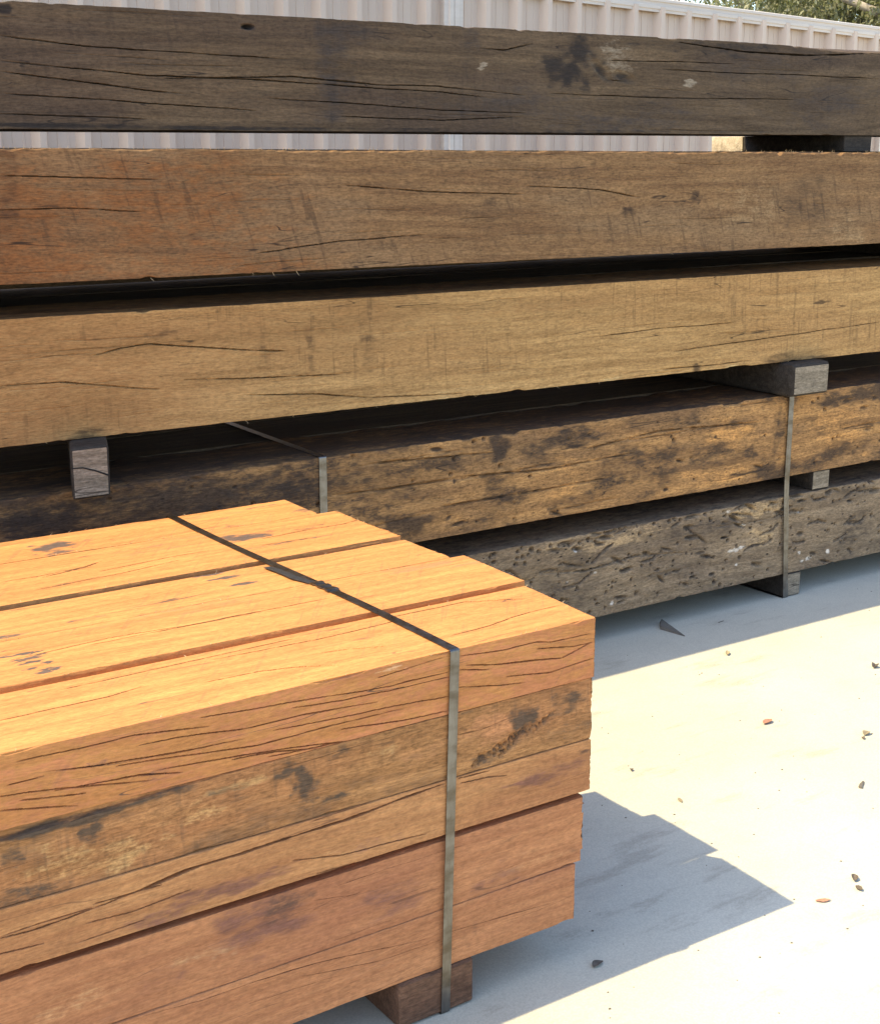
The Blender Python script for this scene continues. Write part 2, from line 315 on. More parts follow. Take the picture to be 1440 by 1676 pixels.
# ------------------------------------------------------------------ the setting
n = NT('concrete'); c = n.co(False)
a1 = n.noise(c, (.9, .9, .9), 5, .6); a2 = n.noise(c, (9, 9, 9), 6, .7, 3.3); a3 = n.noise(c, (220, 220, 220), 3, .6, 1.1); a4 = n.noise(c, (3, 11, 5), 5, .65, 8.1)
col = n.mix(n.step(a1, .3, .7), (.475, .44, .345), (.58, .54, .43)); col = n.mix(n.m('MULTIPLY', n.step(a2, .5, .75), .35), col, (.42, .385, .32))
col = n.mix(n.m('MULTIPLY', n.step(a4, .56, .70), .55), col, (.34, .30, .235)); col = n.mix(1.0, col, n.step(a3, .2, .8, .86, 1.1), 'MULTIPLY')
n.bump(n.m('ADD', n.m('MULTIPLY', a3, .6), n.m('MULTIPLY', a2, 1.0)), .0012, .6)
M['concrete'] = n.set(Base_Color=col, Roughness=.85, Specular_IOR_Level=.25)
n = NT('dry_ground'); c = n.co(False); z = n.noise(c, (.4, .4, .4), 6, .65)
M['dirt'] = n.set(Base_Color=n.mix(n.step(z, .35, .65), (.16, .12, .07), (.13, .13, .06)), Roughness=.95)

def sheet(name, x0, x1, y0, y1, z, mat):
    o = link(name, mesh(name, [(x0, y0, z), (x1, y0, z), (x1, y1, z), (x0, y1, z)], [(0, 1, 2, 3)]), mat); tag(o, kind='structure'); return o
sheet('ground', -400, 400, -400, 600, -.02, M['dirt'])
sheet('concrete_yard', -14, 22, -12, 6.4, 0.0, M['concrete'])

# ------------------------------------------------------------------ fence of profiled steel sheet
FY = 6.0
n = NT('cream_fence_steel'); c = n.co(False); z = n.noise(c, (2, 2, .7), 4, .6); z2 = n.noise(c, (60, 60, 4), 3, .6, 2.2)
M['fence'] = n.set(Base_Color=n.mix(n.step(z, .3, .7), (.62, .470, .36), (.68, .525, .405)), Roughness=n.step(z2, .3, .7, .4, .55))
n = NT('cream_rail_steel'); c = n.co(False); z = n.noise(c, (3, 40, 40), 4, .6)
M['rail'] = n.set(Base_Color=n.mix(n.step(z, .3, .7), (.64, .54, .45), (.70, .60, .505)), Roughness=.42)
def ftop(x): return 2.36 - .037 * (x - 5.47)
fence = bpy.data.objects.new('steel_fence', None); COL.objects.link(fence); fence.location = (0, FY, 0)
tag(fence, 'cream ribbed steel sheet fence behind the tall timber stack', 'fence')
def profile(x0, x1, pitch=.190):
    pts = []; x = x0
    while x < x1 - .02:
        for dx, dy in ((0, 0), (.038, 0), (.040, -.0025), (.046, -.0025), (.048, 0), (.082, 0), (.084, -.0025), (.090, -.0025), (.092, 0), (.118, 0), (.142, -.044), (.168, -.044), (.186, 0)):
            if x + dx < x1: pts.append((x + dx, dy))
        x += pitch
    pts.append((x1, 0)); return pts
POSTS = [-5.48, -2.28, .918, 4.118, 7.318, 10.518]
for k in range(len(POSTS) - 1):
    pr = profile(POSTS[k] + .045, POSTS[k + 1] - .045); vs = []; fs_ = []
    for x, y in pr: vs += [(x, y, .05), (x, y, ftop(x) - .04)]
    for i in range(len(pr) - 1): fs_.append((2 * i, 2 * i + 2, 2 * i + 3, 2 * i + 1))
    o = link('fence_sheet', mesh('fence_sheet', vs, fs_), M['fence'], fence)
    md = o.modifiers.new('thickness', 'SOLIDIFY'); md.thickness = .0008; md.offset = 1
    def extr(name, prof, x0, x1, zf, mat):
        v = [(x, py, zf(x) + pz) for x in (x0, x1) for py, pz in prof]; q = len(prof)
        f = [(i, (i + 1) % q, q + (i + 1) % q, q + i) for i in range(q)] + [tuple(range(q))[::-1], tuple(range(q, 2 * q))]
        return link(name, mesh(name, v, f), mat, fence)
    rail = [(-.034, -.066), (-.034, -.052), (-.039, -.050), (-.039, -.034), (-.035, -.032), (-.035, -.016), (-.041, -.013), (-.041, 0), (-.030, .004), (.030, .004), (.034, 0), (.034, -.066), (.030, -.066), (.030, -.004), (-.030, -.004), (-.030, -.066)]
    extr('top_rail', rail, POSTS[k] - .002 + .004, POSTS[k + 1] - .002, ftop, M['rail'])
    extr('bottom_rail', [(-.036, 0), (-.036, .06), (.036, .06), (.036, 0)], POSTS[k] + .048, POSTS[k + 1] - .048, lambda x: .02, M['rail'])
for x in POSTS:
    # two back-to-back channels with a seam
    vs = []; fs_ = []
    for sx in (-1, 1):
        pr = [(.0015, -.044), (.022, -.047), (.026, -.047), (.030, -.038), (.055, -.036), (.055, .036), (.0015, .036)]
        k = len(vs)
        for zz in (0, ftop(x) - .01):
            vs += [(x + sx * a, b, zz) for a, b in pr]
        q = len(pr)
        for i in range(q): f = (k + i, k + (i + 1) % q, k + q + (i + 1) % q, k + q + i); fs_.append(f if sx > 0 else f[::-1])
        fs_.append(tuple(range(k + q, k + 2 * q)) if sx > 0 else tuple(range(k + q, k + 2 * q))[::-1])
    link('post', mesh('post', vs, fs_), M['rail'], fence)

# ------------------------------------------------------------------ the tall stack: five layers of big timbers
YA, YB, YC, YD = 3.460, 3.396, 3.445, 3.460
def rz_(Z, Y): return CAM_Z + (Z - CAM_Z) * Y / 3.46          # same sight line on a nearer plane
FV = (.9, 4.6)
ZA, HA = 1.643, .288
ca = [fl(YA, ZA, [(0, 58), (140, 75), (300, 85), (470, 96)], .0025), fl(YA, ZA, [(0, 98), (90, 108), (240, 122), (420, 130), (640, 145), (720, 150), (800, 160)], .0028),
      fl(YA, ZA, [(0, 116), (110, 130), (240, 147), (300, 152)], .0025), fl(YA, ZA, [(0, 152), (130, 160), (300, 172), (420, 180)], .0022), fl(YA, ZA, [(270, 128), (480, 125), (620, 138), (715, 140), (860, 155)], .003),
      fl(YA, ZA, [(0, 186), (150, 190), (240, 195)], .0018), fl(YA, ZA, [(440, 160), (620, 172), (720, 180), (860, 184)], .0016), fl(YA, ZA, [(1085, 112), (1180, 118), (1300, 122), (1440, 128)], .0022),
      fl(YA, ZA, [(785, 78), (825, 82), (870, 72)], .004), fl(YA, ZA, [(975, 118), (1000, 130), (1030, 133)], .004), fl(YA, ZA, [(560, 190), (720, 196), (860, 190)], .0015),
      fl(YA, ZA, [(1110, 68), (1220, 84), (1330, 90), (1440, 86)], .006, .02), fl(YA, ZA, [(1000, 98), (1130, 101), (1200, 104)], .0018), fl(YA, ZA, [(900, 152), (1100, 160), (1300, 162)], .001)]
sa = [fs(YA, ZA, 545, 110, 26, 90, 2, .75), fs(YA, ZA, 560, 55, 50, 22, 2, .5), fs(YA, ZA, 935, 115, 34, 38, 0, 1.0), fs(YA, ZA, 955, 85, 26, 30, 0, .9), fs(YA, ZA, 1000, 105, 42, 26, 1, .45), fs(YA, ZA, 1008, 78, 24, 14, 1, .42),
      fs(YA, ZA, 405, 43, 9, 4, 0, 1.4), fs(YA, ZA, 10, 14, 16, 8, 0, 1.1), fs(YA, ZA, 791, 106, 5, 4, 1, 1.7), fs(YA, ZA, 787, 111, 5, 2.5, 1, 1.5), fs(YA, ZA, 1130, 133, 8, 4, 1, 1.6), fs(YA, ZA, 1125, 139, 7, 3, 1, 1.5),
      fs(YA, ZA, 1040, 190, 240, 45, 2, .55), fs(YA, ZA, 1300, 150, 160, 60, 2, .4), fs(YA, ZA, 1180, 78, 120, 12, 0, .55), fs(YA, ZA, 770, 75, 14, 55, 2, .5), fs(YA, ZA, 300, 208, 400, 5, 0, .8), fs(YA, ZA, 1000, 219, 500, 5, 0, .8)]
pa = []
q = P(405, 43, Y=YA); pa.append((q.x, q.z - ZA, .016, .007, 0, .02)); q = P(985, 115, Y=YA); pa.append((q.x, q.z - ZA, .05, .018, -.6, .010)); q = P(1020, 125, Y=YA); pa.append((q.x, q.z - ZA, .05, .016, -.2, .008))
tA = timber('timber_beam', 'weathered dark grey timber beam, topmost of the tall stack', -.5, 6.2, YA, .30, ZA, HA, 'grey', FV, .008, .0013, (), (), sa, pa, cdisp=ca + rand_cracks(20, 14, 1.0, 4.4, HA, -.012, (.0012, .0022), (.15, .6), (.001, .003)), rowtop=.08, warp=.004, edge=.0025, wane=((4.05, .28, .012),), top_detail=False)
ZB, HB = rz_(1.281, YB), rz_(1.6005, YB) - rz_(1.281, YB)
TB = .0046
def tz(Z0, x, X0, t): return Z0 - t * (x - X0)
rb = random.Random(5)
cb = [fl(YB, ZB, [(0, 287), (120, 289), (260, 292)], .0012), fl(YB, ZB, [(560, 300), (700, 310), (860, 313)], .0012), fl(YB, ZB, [(860, 300), (980, 305), (1045, 318)], .0016), fl(YB, ZB, [(420, 412), (560, 392), (700, 380)], .0012), fl(YB, ZB, [(0, 343), (110, 340), (240, 345)], .0012)]
cb += rand_cracks(21, 38, 1.0, 4.4, HB, .0, (.0010, .0020), (.08, .38), (.0008, .003))
sb = [fs(YB, ZB, 0, 350, 330, 170, 2, .8), fs(YB, ZB, 260, 310, 200, 80, 2, .6), fs(YB, ZB, 300, 420, 260, 40, 2, .5), fs(YB, ZB, 1030, 340, 10, 10, 0, .9), fs(YB, ZB, 1140, 315, 8, 12, 0, .8), fs(YB, ZB, 1310, 320, 50, 50, 0, .38),
      fs(YB, ZB, 790, 345, 22, 24, 0, .5), fs(YB, ZB, 660, 290, 60, 18, 0, .3), fs(YB, ZB, 1230, 330, 60, 60, 1, .3), fs(YB, ZB, 1390, 370, 30, 20, 1, .35), fs(YB, ZB, 330, 385, 30, 10, 0, .4), fs(YB, ZB, 0, 300, 40, 90, 0, .3)]
tB = timber('timber_beam', 'brown slant-sawn timber beam lying just under the dark grey top beam', -.4, 6.0, YB, .31, ZB + TB * 1.5, HB, 'brown', FV, .008, .0014, (), (), sb, (), cdisp=cb, rowtop=.08, tilt=TB, warp=.003, edge=.009, top_detail=False)
ZC, HC = rz_(.888, YC), rz_(1.201, YC) - rz_(.888, YC)
cc = [fl(YC, ZC, [(150, 582), (200, 568), (245, 561), (300, 565), (420, 572)], .0018), fl(YC, ZC, [(0, 632), (100, 625), (260, 636)], .0016), fl(YC, ZC, [(420, 571), (465, 572)], .004), fl(YC, ZC, [(400, 644), (520, 642), (600, 648), (760, 640)], .0024),
      fl(YC, ZC, [(960, 548), (1080, 532), (1200, 522)], .0016), fl(YC, ZC, [(1080, 600), (1180, 590), (1230, 583)], .0014), fl(YC, ZC, [(300, 620), (420, 616), (560, 610)], .0012), fl(YC, ZC, [(1100, 570), (1250, 548), (1440, 520)], .0012)]
cc += rand_cracks(33, 40, 1.0, 4.4, HC, .004, (.0010, .0020), (.08, .40), (.0008, .003))
scn = [fs(YC, ZC, 230, 560, 60, 18, 0, .4), fs(YC, ZC, 600, 560, 14, 70, 0, .3), fs(YC, ZC, 510, 560, 8, 60, 0, .38), fs(YC, ZC, 430, 580, 8, 40, 0, .3), fs(YC, ZC, 845, 648, 26, 6, 0, 1.0), fs(YC, ZC, 1140, 596, 7, 12, 0, .9), fs(YC, ZC, 1195, 600, 14, 7, 1, .9),
      fs(YC, ZC, 1000, 620, 16, 8, 1, .6), fs(YC, ZC, 1310, 588, 50, 14, 0, .75), fs(YC, ZC, 1345, 488, 12, 3, 0, 1.0), fs(YC, ZC, 150, 712, 40, 10, 0, .6), fs(YC, ZC, 720, 655, 200, 16, 1, .35), fs(YC, ZC, 60, 620, 420, 130, 2, .62), fs(YC, ZC, 400, 540, 300, 50, 2, .6), fs(YC, ZC, 800, 500, 300, 22, 2, .5)]  # broad brown areas at the left are partly shade painted into the wood
scn += [('t', 2.6, .15, 4.5, .5, 0, .75)]  # whole top face darkened: shade of the gap painted in
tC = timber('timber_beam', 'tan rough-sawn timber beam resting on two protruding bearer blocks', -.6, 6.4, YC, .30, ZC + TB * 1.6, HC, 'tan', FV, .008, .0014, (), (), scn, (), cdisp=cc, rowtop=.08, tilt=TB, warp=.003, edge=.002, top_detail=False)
ZD, HD = .458, .299
r_ = random.Random(8)
def pit_list(seed, n, x0, x1, h, big=.3, dp=(.006, .016), tb=0):
    r = random.Random(seed); o = []
    for i in range(n):
        v = r.uniform(.01, h - .008) if r.random() > tb else h - abs(r.gauss(0, .03)) - .004
        if r.random() < big: rx, rv = r.uniform(.014, .042), r.uniform(.005, .009)
        else: rx = r.uniform(.005, .009); rv = rx * r.uniform(.7, 1.2)
        o.append((r.uniform(x0, x1), v, rx, rv, r.gauss(-.05, .25), r.uniform(*dp)))
    return o
cd = [fl(YD, ZD, [(540, 812), (640, 800), (760, 780), (900, 768), (1040, 740)], .003), fl(YD, ZD, [(720, 830), (860, 806), (1000, 782)], .0022), fl(YD, ZD, [(960, 735), (1080, 705), (1250, 690)], .002), fl(YD, ZD, [(600, 760), (760, 745), (820, 740)], .002)] + rand_cracks(44, 9, 1.0, 4.5, HD, .02, (.0008, .0022), (.15, .5))
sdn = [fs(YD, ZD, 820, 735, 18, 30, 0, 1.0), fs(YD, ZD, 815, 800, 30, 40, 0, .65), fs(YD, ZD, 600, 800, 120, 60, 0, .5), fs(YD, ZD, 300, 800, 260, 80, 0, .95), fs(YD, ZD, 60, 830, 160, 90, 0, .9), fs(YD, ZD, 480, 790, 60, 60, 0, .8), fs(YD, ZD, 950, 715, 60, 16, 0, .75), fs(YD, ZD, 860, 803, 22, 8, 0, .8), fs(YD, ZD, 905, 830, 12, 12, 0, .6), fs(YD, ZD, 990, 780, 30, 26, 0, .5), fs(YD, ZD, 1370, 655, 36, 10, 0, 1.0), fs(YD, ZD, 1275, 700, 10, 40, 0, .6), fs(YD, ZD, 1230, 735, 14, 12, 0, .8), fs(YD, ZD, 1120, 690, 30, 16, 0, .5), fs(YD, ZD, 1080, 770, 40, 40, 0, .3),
       fs(YD, ZD, 1200, 710, 50, 30, 2, .6), fs(YD, ZD, 1380, 700, 60, 40, 2, .6), fs(YD, ZD, 930, 790, 60, 40, 2, .4), fs(YD, ZD, 1180, 780, 90, 20, 2, .5), fs(YD, ZD, 700, 860, 90, 24, 2, .25)]
pd_ = pit_list(45, 60, 1.1, 4.5, HD, .2, (.005, .012))
sdn += [('t', 2.6, .15, 4.5, .5, 0, .8)]  # top painted dark all over so the gap above reads black
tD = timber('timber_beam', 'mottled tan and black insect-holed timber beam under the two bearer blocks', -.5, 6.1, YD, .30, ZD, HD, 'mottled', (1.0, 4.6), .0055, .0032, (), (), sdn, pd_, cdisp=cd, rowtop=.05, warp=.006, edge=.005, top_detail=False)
ZE, HE = .090, .297
ce = [fl(YD, ZE, [(880, 940), (960, 935), (1040, 910), (1120, 905)], .003)] + rand_cracks(54, 7, 1.5, 4.5, HE, .01, (.001, .0025), (.1, .35))
se = [*[fs(YD, ZE, x_, y_, a_, b_, 1, 1.5) for x_, y_, a_, b_ in ((1198, 902, 5, 2.5), (1206, 900, 4, 3), (1214, 896, 5, 2), (1308, 904, 2.5, 2.5), (1322, 914, 4, 3), (1312, 918, 3, 2), (1354, 902, 2.5, 3), (930, 953, 2.5, 2.5), (943, 902, 2.5, 2.5), (1192, 838, 3, 2.5), (1308, 838, 2.5, 2), (1217, 860, 3, 2), (1290, 846, 2, 2), (1002, 988, 2.5, 2.5), (1205, 925, 2, 2), (975, 937, 2, 2))], fs(YD, ZE, 1245, 835, 40, 14, 2, .9), fs(YD, ZE, 1250, 880, 24, 14, 2, .8), fs(YD, ZE, 1000, 880, 120, 30, 2, .3), fs(YD, ZE, 1130, 870, 70, 22, 0, .35), fs(YD, ZE, 940, 970, 60, 30, 0, .5), fs(YD, ZE, 1400, 870, 40, 40, 0, .4)]
rr = random.Random(3)
pe = pit_list(55, 400, 1.3, 4.6, HE, .22, (.007, .016), .3)
for i in range(46):                                             # long wandering borer channels
    x, v, an = rr.uniform(1.4, 4.6), rr.uniform(.03, HE - .03), rr.gauss(.08, .25)
    for k in range(rr.choice((3, 4, 6, 8))):
        pe.append((x, v, rr.uniform(.012, .02), rr.uniform(.0045, .0075), an, rr.uniform(.006, .012))); x += .017 * math.cos(an); v += .017 * math.sin(an); an += rr.gauss(0, .22)
se += [('t', 2.6, .15, 4.5, .5, 0, .5)]  # shade under the beam above, painted over the top face
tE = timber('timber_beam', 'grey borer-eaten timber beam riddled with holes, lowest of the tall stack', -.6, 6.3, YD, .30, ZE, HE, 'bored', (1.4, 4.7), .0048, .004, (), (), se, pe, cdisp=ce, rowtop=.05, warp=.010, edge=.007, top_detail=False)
# rows behind, two more timbers deep in the lower layers and one in the top layer; unseen, second layer deepened and all greyed to darken the gaps
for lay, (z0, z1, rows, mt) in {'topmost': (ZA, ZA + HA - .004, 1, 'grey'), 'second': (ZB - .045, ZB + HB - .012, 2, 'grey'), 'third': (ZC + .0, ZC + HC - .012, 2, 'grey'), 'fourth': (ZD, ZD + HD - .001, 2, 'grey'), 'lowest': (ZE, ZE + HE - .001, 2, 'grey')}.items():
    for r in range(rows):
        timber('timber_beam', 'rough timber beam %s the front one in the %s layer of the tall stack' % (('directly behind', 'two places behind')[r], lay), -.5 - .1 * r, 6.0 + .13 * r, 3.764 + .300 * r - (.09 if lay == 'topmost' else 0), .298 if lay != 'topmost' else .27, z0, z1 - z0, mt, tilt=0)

def bearer(label, x0, x1, y0, y1, z0, z1, mat='block', name='bearer', bev=.006, group=None, seed=1, lean=0.0, end='endgrain'):
    """a squared block running across the stack, corners worn, ends checked"""
    r = random.Random(seed); bm = bmesh.new(); ny = 12; w_, h_ = x1 - x0, z1 - z0; b = bev
    ringp = []
    for (cx, cz, sx, sz) in ((0, 0, 1, 1), (w_, 0, -1, 1), (w_, h_, -1, -1), (0, h_, 1, -1)):
        p1 = (cx, cz + sz * b); pm = (cx + sx * b * .3, cz + sz * b * .3); p2 = (cx + sx * b, cz)
        ringp += [p1, pm, p2] if (sx * sz > 0) else [p2, pm, p1]
    rings = []
    ys = [0, b * .5, b * 1.4] + [(y1 - y0) * k / ny for k in range(1, ny)] + [y1 - y0]
    for k, y in enumerate(ys):
        ins = (b * .7, b * .2, 0)[k] if k < 3 else 0
        rings.append([bm.verts.new((min(max(px, ins), w_ - ins) + r.gauss(0, .0006) + lean * y, y, min(max(pz, ins), h_ - ins))) for px, pz in ringp])
    for A_, B_ in zip(rings, rings[1:]):
        for i in range(len(A_)):
            bm.faces.new((A_[i], A_[(i + 1) % len(A_)], B_[(i + 1) % len(A_)], B_[i]))
    cn = bm.verts.new((w_ / 2, .001, h_ / 2))
    for i in range(len(ringp)): bm.faces.new((rings[0][(i + 1) % len(ringp)], rings[0][i], cn)).material_index = 1
    bm.faces.new(rings[-1][::-1]); bmesh.ops.recalc_face_normals(bm, faces=bm.faces)
    me = bpy.data.meshes.new(name); bm.to_mesh(me); bm.free(); me.shade_smooth(); me.set_sharp_from_angle(angle=R(40))
    o = link(name, me, M[mat], None, (x0, y0, z0)); me.materials.append(M[end]); o['seed'] = float(seed) * .61; tag(o, label, 'bearer', group); return o
zc = lambda x: ZC + TB * (1.0 - x)                # underside of the tan beam at x
zb = lambda x: ZB + TB * (1.1 - x)
zct = lambda x: zc(x) + HC; zbt = lambda x: zb(x) + HB
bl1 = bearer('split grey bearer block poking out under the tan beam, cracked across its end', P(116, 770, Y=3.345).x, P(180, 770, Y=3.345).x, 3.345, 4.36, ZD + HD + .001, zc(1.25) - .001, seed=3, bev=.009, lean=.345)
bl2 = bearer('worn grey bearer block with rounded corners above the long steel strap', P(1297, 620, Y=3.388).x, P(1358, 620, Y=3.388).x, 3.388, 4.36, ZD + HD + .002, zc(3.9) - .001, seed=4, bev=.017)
bearer('front part, its shade painted dark, of the bearer wedged between the grey top beam and the brown beam', 4.042, 4.185, 3.47, 3.948, zbt(4.1) + .0005, ZA - .0005, seed=5, bev=.004, end='block')  # one bearer built as two; this half has its shade in the colour
bearer('rear part of the wedged bearer, its sunlight painted in as pale wood', 4.040, 4.19, 3.952, 4.112, zbt(4.1) + .0005, ZA - .0005, seed=6, bev=.003, mat='pale', end='pale')  # lit half of the same bearer, sunlight painted as pale colour
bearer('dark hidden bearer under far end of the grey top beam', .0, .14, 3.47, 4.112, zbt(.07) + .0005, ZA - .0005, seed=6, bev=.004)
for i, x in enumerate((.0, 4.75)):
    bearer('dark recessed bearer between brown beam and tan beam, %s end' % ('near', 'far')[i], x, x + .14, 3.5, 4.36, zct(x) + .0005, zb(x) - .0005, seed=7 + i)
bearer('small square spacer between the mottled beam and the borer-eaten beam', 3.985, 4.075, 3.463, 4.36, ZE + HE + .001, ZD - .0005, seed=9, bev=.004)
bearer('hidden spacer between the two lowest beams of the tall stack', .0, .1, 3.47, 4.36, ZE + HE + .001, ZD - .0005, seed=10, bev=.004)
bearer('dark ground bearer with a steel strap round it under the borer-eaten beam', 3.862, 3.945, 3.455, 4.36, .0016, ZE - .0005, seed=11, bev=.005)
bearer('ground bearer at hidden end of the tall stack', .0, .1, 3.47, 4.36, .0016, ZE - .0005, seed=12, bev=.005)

# crack across the end of the split block
me = mesh('end_crack', [(x, -.0008, z) for x, z in ((.002, .083), (.03, .082), (.06, .072), (.0955, .056), (.0955, .051), (.06, .068), (.03, .0785), (.002, .080))], [(0, 1, 6, 7), (1, 2, 5, 6), (2, 3, 4, 5)])
M['dark'] = plain('dark_crack', (.012, .010, .009), .95)

# ------------------------------------------------------------------ the strapped pack of fresh timbers in front
YF = 1.998
L = {1: (.606, .122), 2: (.4795, .126), 3: (.371, .108), 4: (.2165, .139), 5: (.094, .122)}
COLS = [(2.000, .240), (2.269, .228), (2.499, .179), (2.709, .289), (3.000, .178)]
FF = (.25, 1.76); ZT = .728
def FL(k, pts, wd=.0016, dp=.012): return fl(YF, L[k][0], pts, wd, dp)
def FS(k, x, y, rx, ry, ch, s): return fs(YF, L[k][0], x, y, rx, ry, ch, s)
def TL(i, pts, wd=.0016, dp=.012): return tl(ZT, COLS[i][0], pts, wd, dp)
def TS(i, x, y, rx, ry, ch, s): return ts(ZT, COLS[i][0], x, y, rx, ry, ch, s)
GP = None
# layer 1, front: the cracks read off its face
c1 = [FL(1, [(450, 1195), (560, 1175), (735, 1140)], .0014), FL(1, [(330, 1175), (430, 1158), (540, 1140)], .0016), FL(1, [(560, 1195), (660, 1180), (735, 1165)], .0014), FL(1, [(30, 1246), (130, 1225), (220, 1204), (345, 1190)], .0014), FL(1, [(225, 1222), (290, 1208), (400, 1193), (500, 1170), (620, 1150)], .0022), FL(1, [(70, 1265), (170, 1252), (300, 1230), (400, 1211)], .0018), FL(1, [(190, 1256), (300, 1238), (420, 1222), (540, 1190), (660, 1160)], .002),
      FL(1, [(15, 1285), (70, 1272)], .0014), FL(1, [(90, 1295), (230, 1270), (300, 1266)], .0018), FL(1, [(250, 1263), (350, 1246), (480, 1225), (600, 1210), (725, 1190)], .0018), FL(1, [(0, 1305), (45, 1298), (150, 1288), (250, 1278)], .0016), FL(1, [(35, 1311), (140, 1299)], .0014), FL(1, [(0, 1328), (90, 1322), (130, 1320)], .0016),
      FL(1, [(440, 1240), (560, 1215), (700, 1200)], .0014), FL(1, [(620, 1110), (700, 1085), (735, 1075)], .0016), FL(1, [(540, 1140), (640, 1125), (735, 1100)], .0018), FL(1, [(755, 1075), (830, 1064), (880, 1052), (905, 1052), (965, 1038)], .002), FL(1, [(765, 1090), (820, 1088), (880, 1080), (920, 1077), (970, 1050)], .0022), FL(1, [(752, 1098), (800, 1097)], .0024), FL(1, [(752, 1126), (820, 1122), (860, 1118)], .0018), FL(1, [(830, 1108), (900, 1102), (970, 1078)], .0012), FL(1, [(880, 1062), (940, 1058), (970, 1051)], .0012), FL(1, [(480, 1160), (560, 1148), (735, 1110)], .0014), FL(1, [(380, 1245), (450, 1232), (520, 1226)], .0012)]
t1 = [TL(0, [(350, 1080), (460, 1058), (540, 1042), (630, 1020), (660, 1012)], .0016), TL(0, [(330, 1118), (420, 1100), (480, 1092), (560, 1088)], .0020), TL(0, [(0, 1180), (80, 1162), (180, 1140), (240, 1122)], .0012), TL(0, [(740, 1040), (800, 1024), (835, 1012), (870, 1001), (920, 990)], .0022), TL(0, [(500, 1073), (560, 1063), (632, 1057)], .0022), TL(0, [(640, 1010), (760, 985), (860, 980)], .0009), TL(0, [(100, 1130), (300, 1085), (480, 1045)], .0008)]
s1 = [('f', .9, .06, 1.6, .5, 2, .62), FS(1, 165, 1250, 22, 10, 0, .35), FS(1, 240, 1275, 50, 14, 0, .3), FS(1, 950, 1095, 30, 10, 0, .4), FS(1, 840, 1118, 50, 8, 0, .35), FS(1, 640, 1150, 60, 30, 2, .2), FS(1, 80, 1270, 120, 30, 0, .12), FS(1, 640, 1096, 26, 5, 1, .8)]
c1 = [(p_, w_ * 1.0, d_) for p_, w_, d_ in c1]
p_front = timber('sawn_timber', 'fresh orange timber at the front top edge of the strapped pack, full of drying cracks', -2.6, 1.712, COLS[0][0], COLS[0][1], *L[1], 'fresh', FF, .0045, .0008, (), (), s1, (), warp=.002, edge=.0016, skew=.06, belly=.024, cdisp=c1, ctdisp=t1, rowtop=.0012)
c2 = [FL(2, [(750, 1205), (790, 1197), (830, 1180)], .0012)] + rand_cracks(62, 4, .3, 1.7, .12, .02, (.0006, .001), (.1, .3))
s2 = [FS(2, 60, 1360, 90, 14, 0, 1.1), FS(2, 170, 1333, 90, 12, 0, 1.0), FS(2, 260, 1303, 70, 9, 0, .8), FS(2, 20, 1400, 20, 40, 0, .5), FS(2, 40, 1470, 90, 22, 0, .45), FS(2, 150, 1365, 18, 30, 0, .7), FS(2, 500, 1290, 22, 38, 0, .9), FS(2, 470, 1262, 30, 14, 0, .6), FS(2, 540, 1312, 40, 10, 0, .6), FS(2, 380, 1300, 60, 30, 0, .35), FS(2, 560, 1232, 14, 16, 0, .6), FS(2, 200, 1400, 70, 26, 1, .75), FS(2, 110, 1410, 60, 30, 1, .6), FS(2, 330, 1330, 60, 20, 1, .5), FS(2, 400, 1285, 60, 12, 1, .55), FS(2, 620, 1230, 40, 24, 1, .35), FS(2, 640, 1270, 60, 30, 0, .2),
      FS(2, 860, 1180, 26, 26, 0, .6), FS(2, 930, 1150, 30, 26, 0, .55), FS(2, 930, 1200, 50, 22, 0, .5), FS(2, 795, 1240, 24, 14, 0, .6), FS(2, 850, 1210, 30, 9, 0, .5), FS(2, 770, 1165, 20, 8, 0, .5), FS(2, 800, 1190, 50, 30, 2, .7), FS(2, 660, 1250, 60, 30, 2, .3)]
p2_ = []
for k in range(44):
    q = random.Random(k * 7 + 1); t = q.random() ** .8; sp_ = 11 * (1 - t) ** 1.2 + 2.5; a = P(778 + 124 * t, 1250 - 74 * t + q.gauss(0, 1) * sp_ * .55, Y=YF); p2_.append((a.x, a.z - L[2][0], q.uniform(.010, .026), q.uniform(.0014, .0032), .52 + q.gauss(0, .16), q.uniform(.004, .011)))
timber('sawn_timber', 'yellow-brown stained timber with a bark pocket, second layer down on the pack face', -2.7, 1.710, 2.002, .234, *L[2], 'olive', FF, .004, .004, c2, (), s2, p2_, warp=.004, edge=.0015, wane=((.45, .35, .016),), endfuzz=.004)
c3 = [FL(3, [(0, 1537), (50, 1525), (110, 1504), (170, 1482), (240, 1455), (310, 1425), (390, 1400), (480, 1370), (560, 1345), (640, 1315), (730, 1282)], .0055, .03), FL(3, [(155, 1481), (265, 1450)], .0014), FL(3, [(0, 1562), (70, 1545)], .002), FL(3, [(480, 1410), (560, 1400), (700, 1365)], .0014), FL(3, [(755, 1282), (800, 1272), (830, 1270)], .0012), FL(3, [(520, 1430), (590, 1412)], .001), FL(3, [(752, 1275), (800, 1262)], .002)] + rand_cracks(63, 6, .3, 1.7, .108, .03, (.0006, .001), (.06, .2))
s3 = [FS(3, 350, 1460, 80, 14, 2, 1.0), FS(3, 430, 1435, 50, 8, 2, .7), FS(3, 600, 1385, 60, 12, 2, .4), FS(3, 280, 1500, 60, 16, 2, .8), FS(3, 880, 1275, 50, 16, 2, 1.0), FS(3, 930, 1250, 40, 10, 2, .7), FS(3, 215, 1545, 30, 8, 0, .7), FS(3, 955, 1232, 10, 6, 0, .7), FS(3, 560, 1390, 60, 14, 1, .25)]
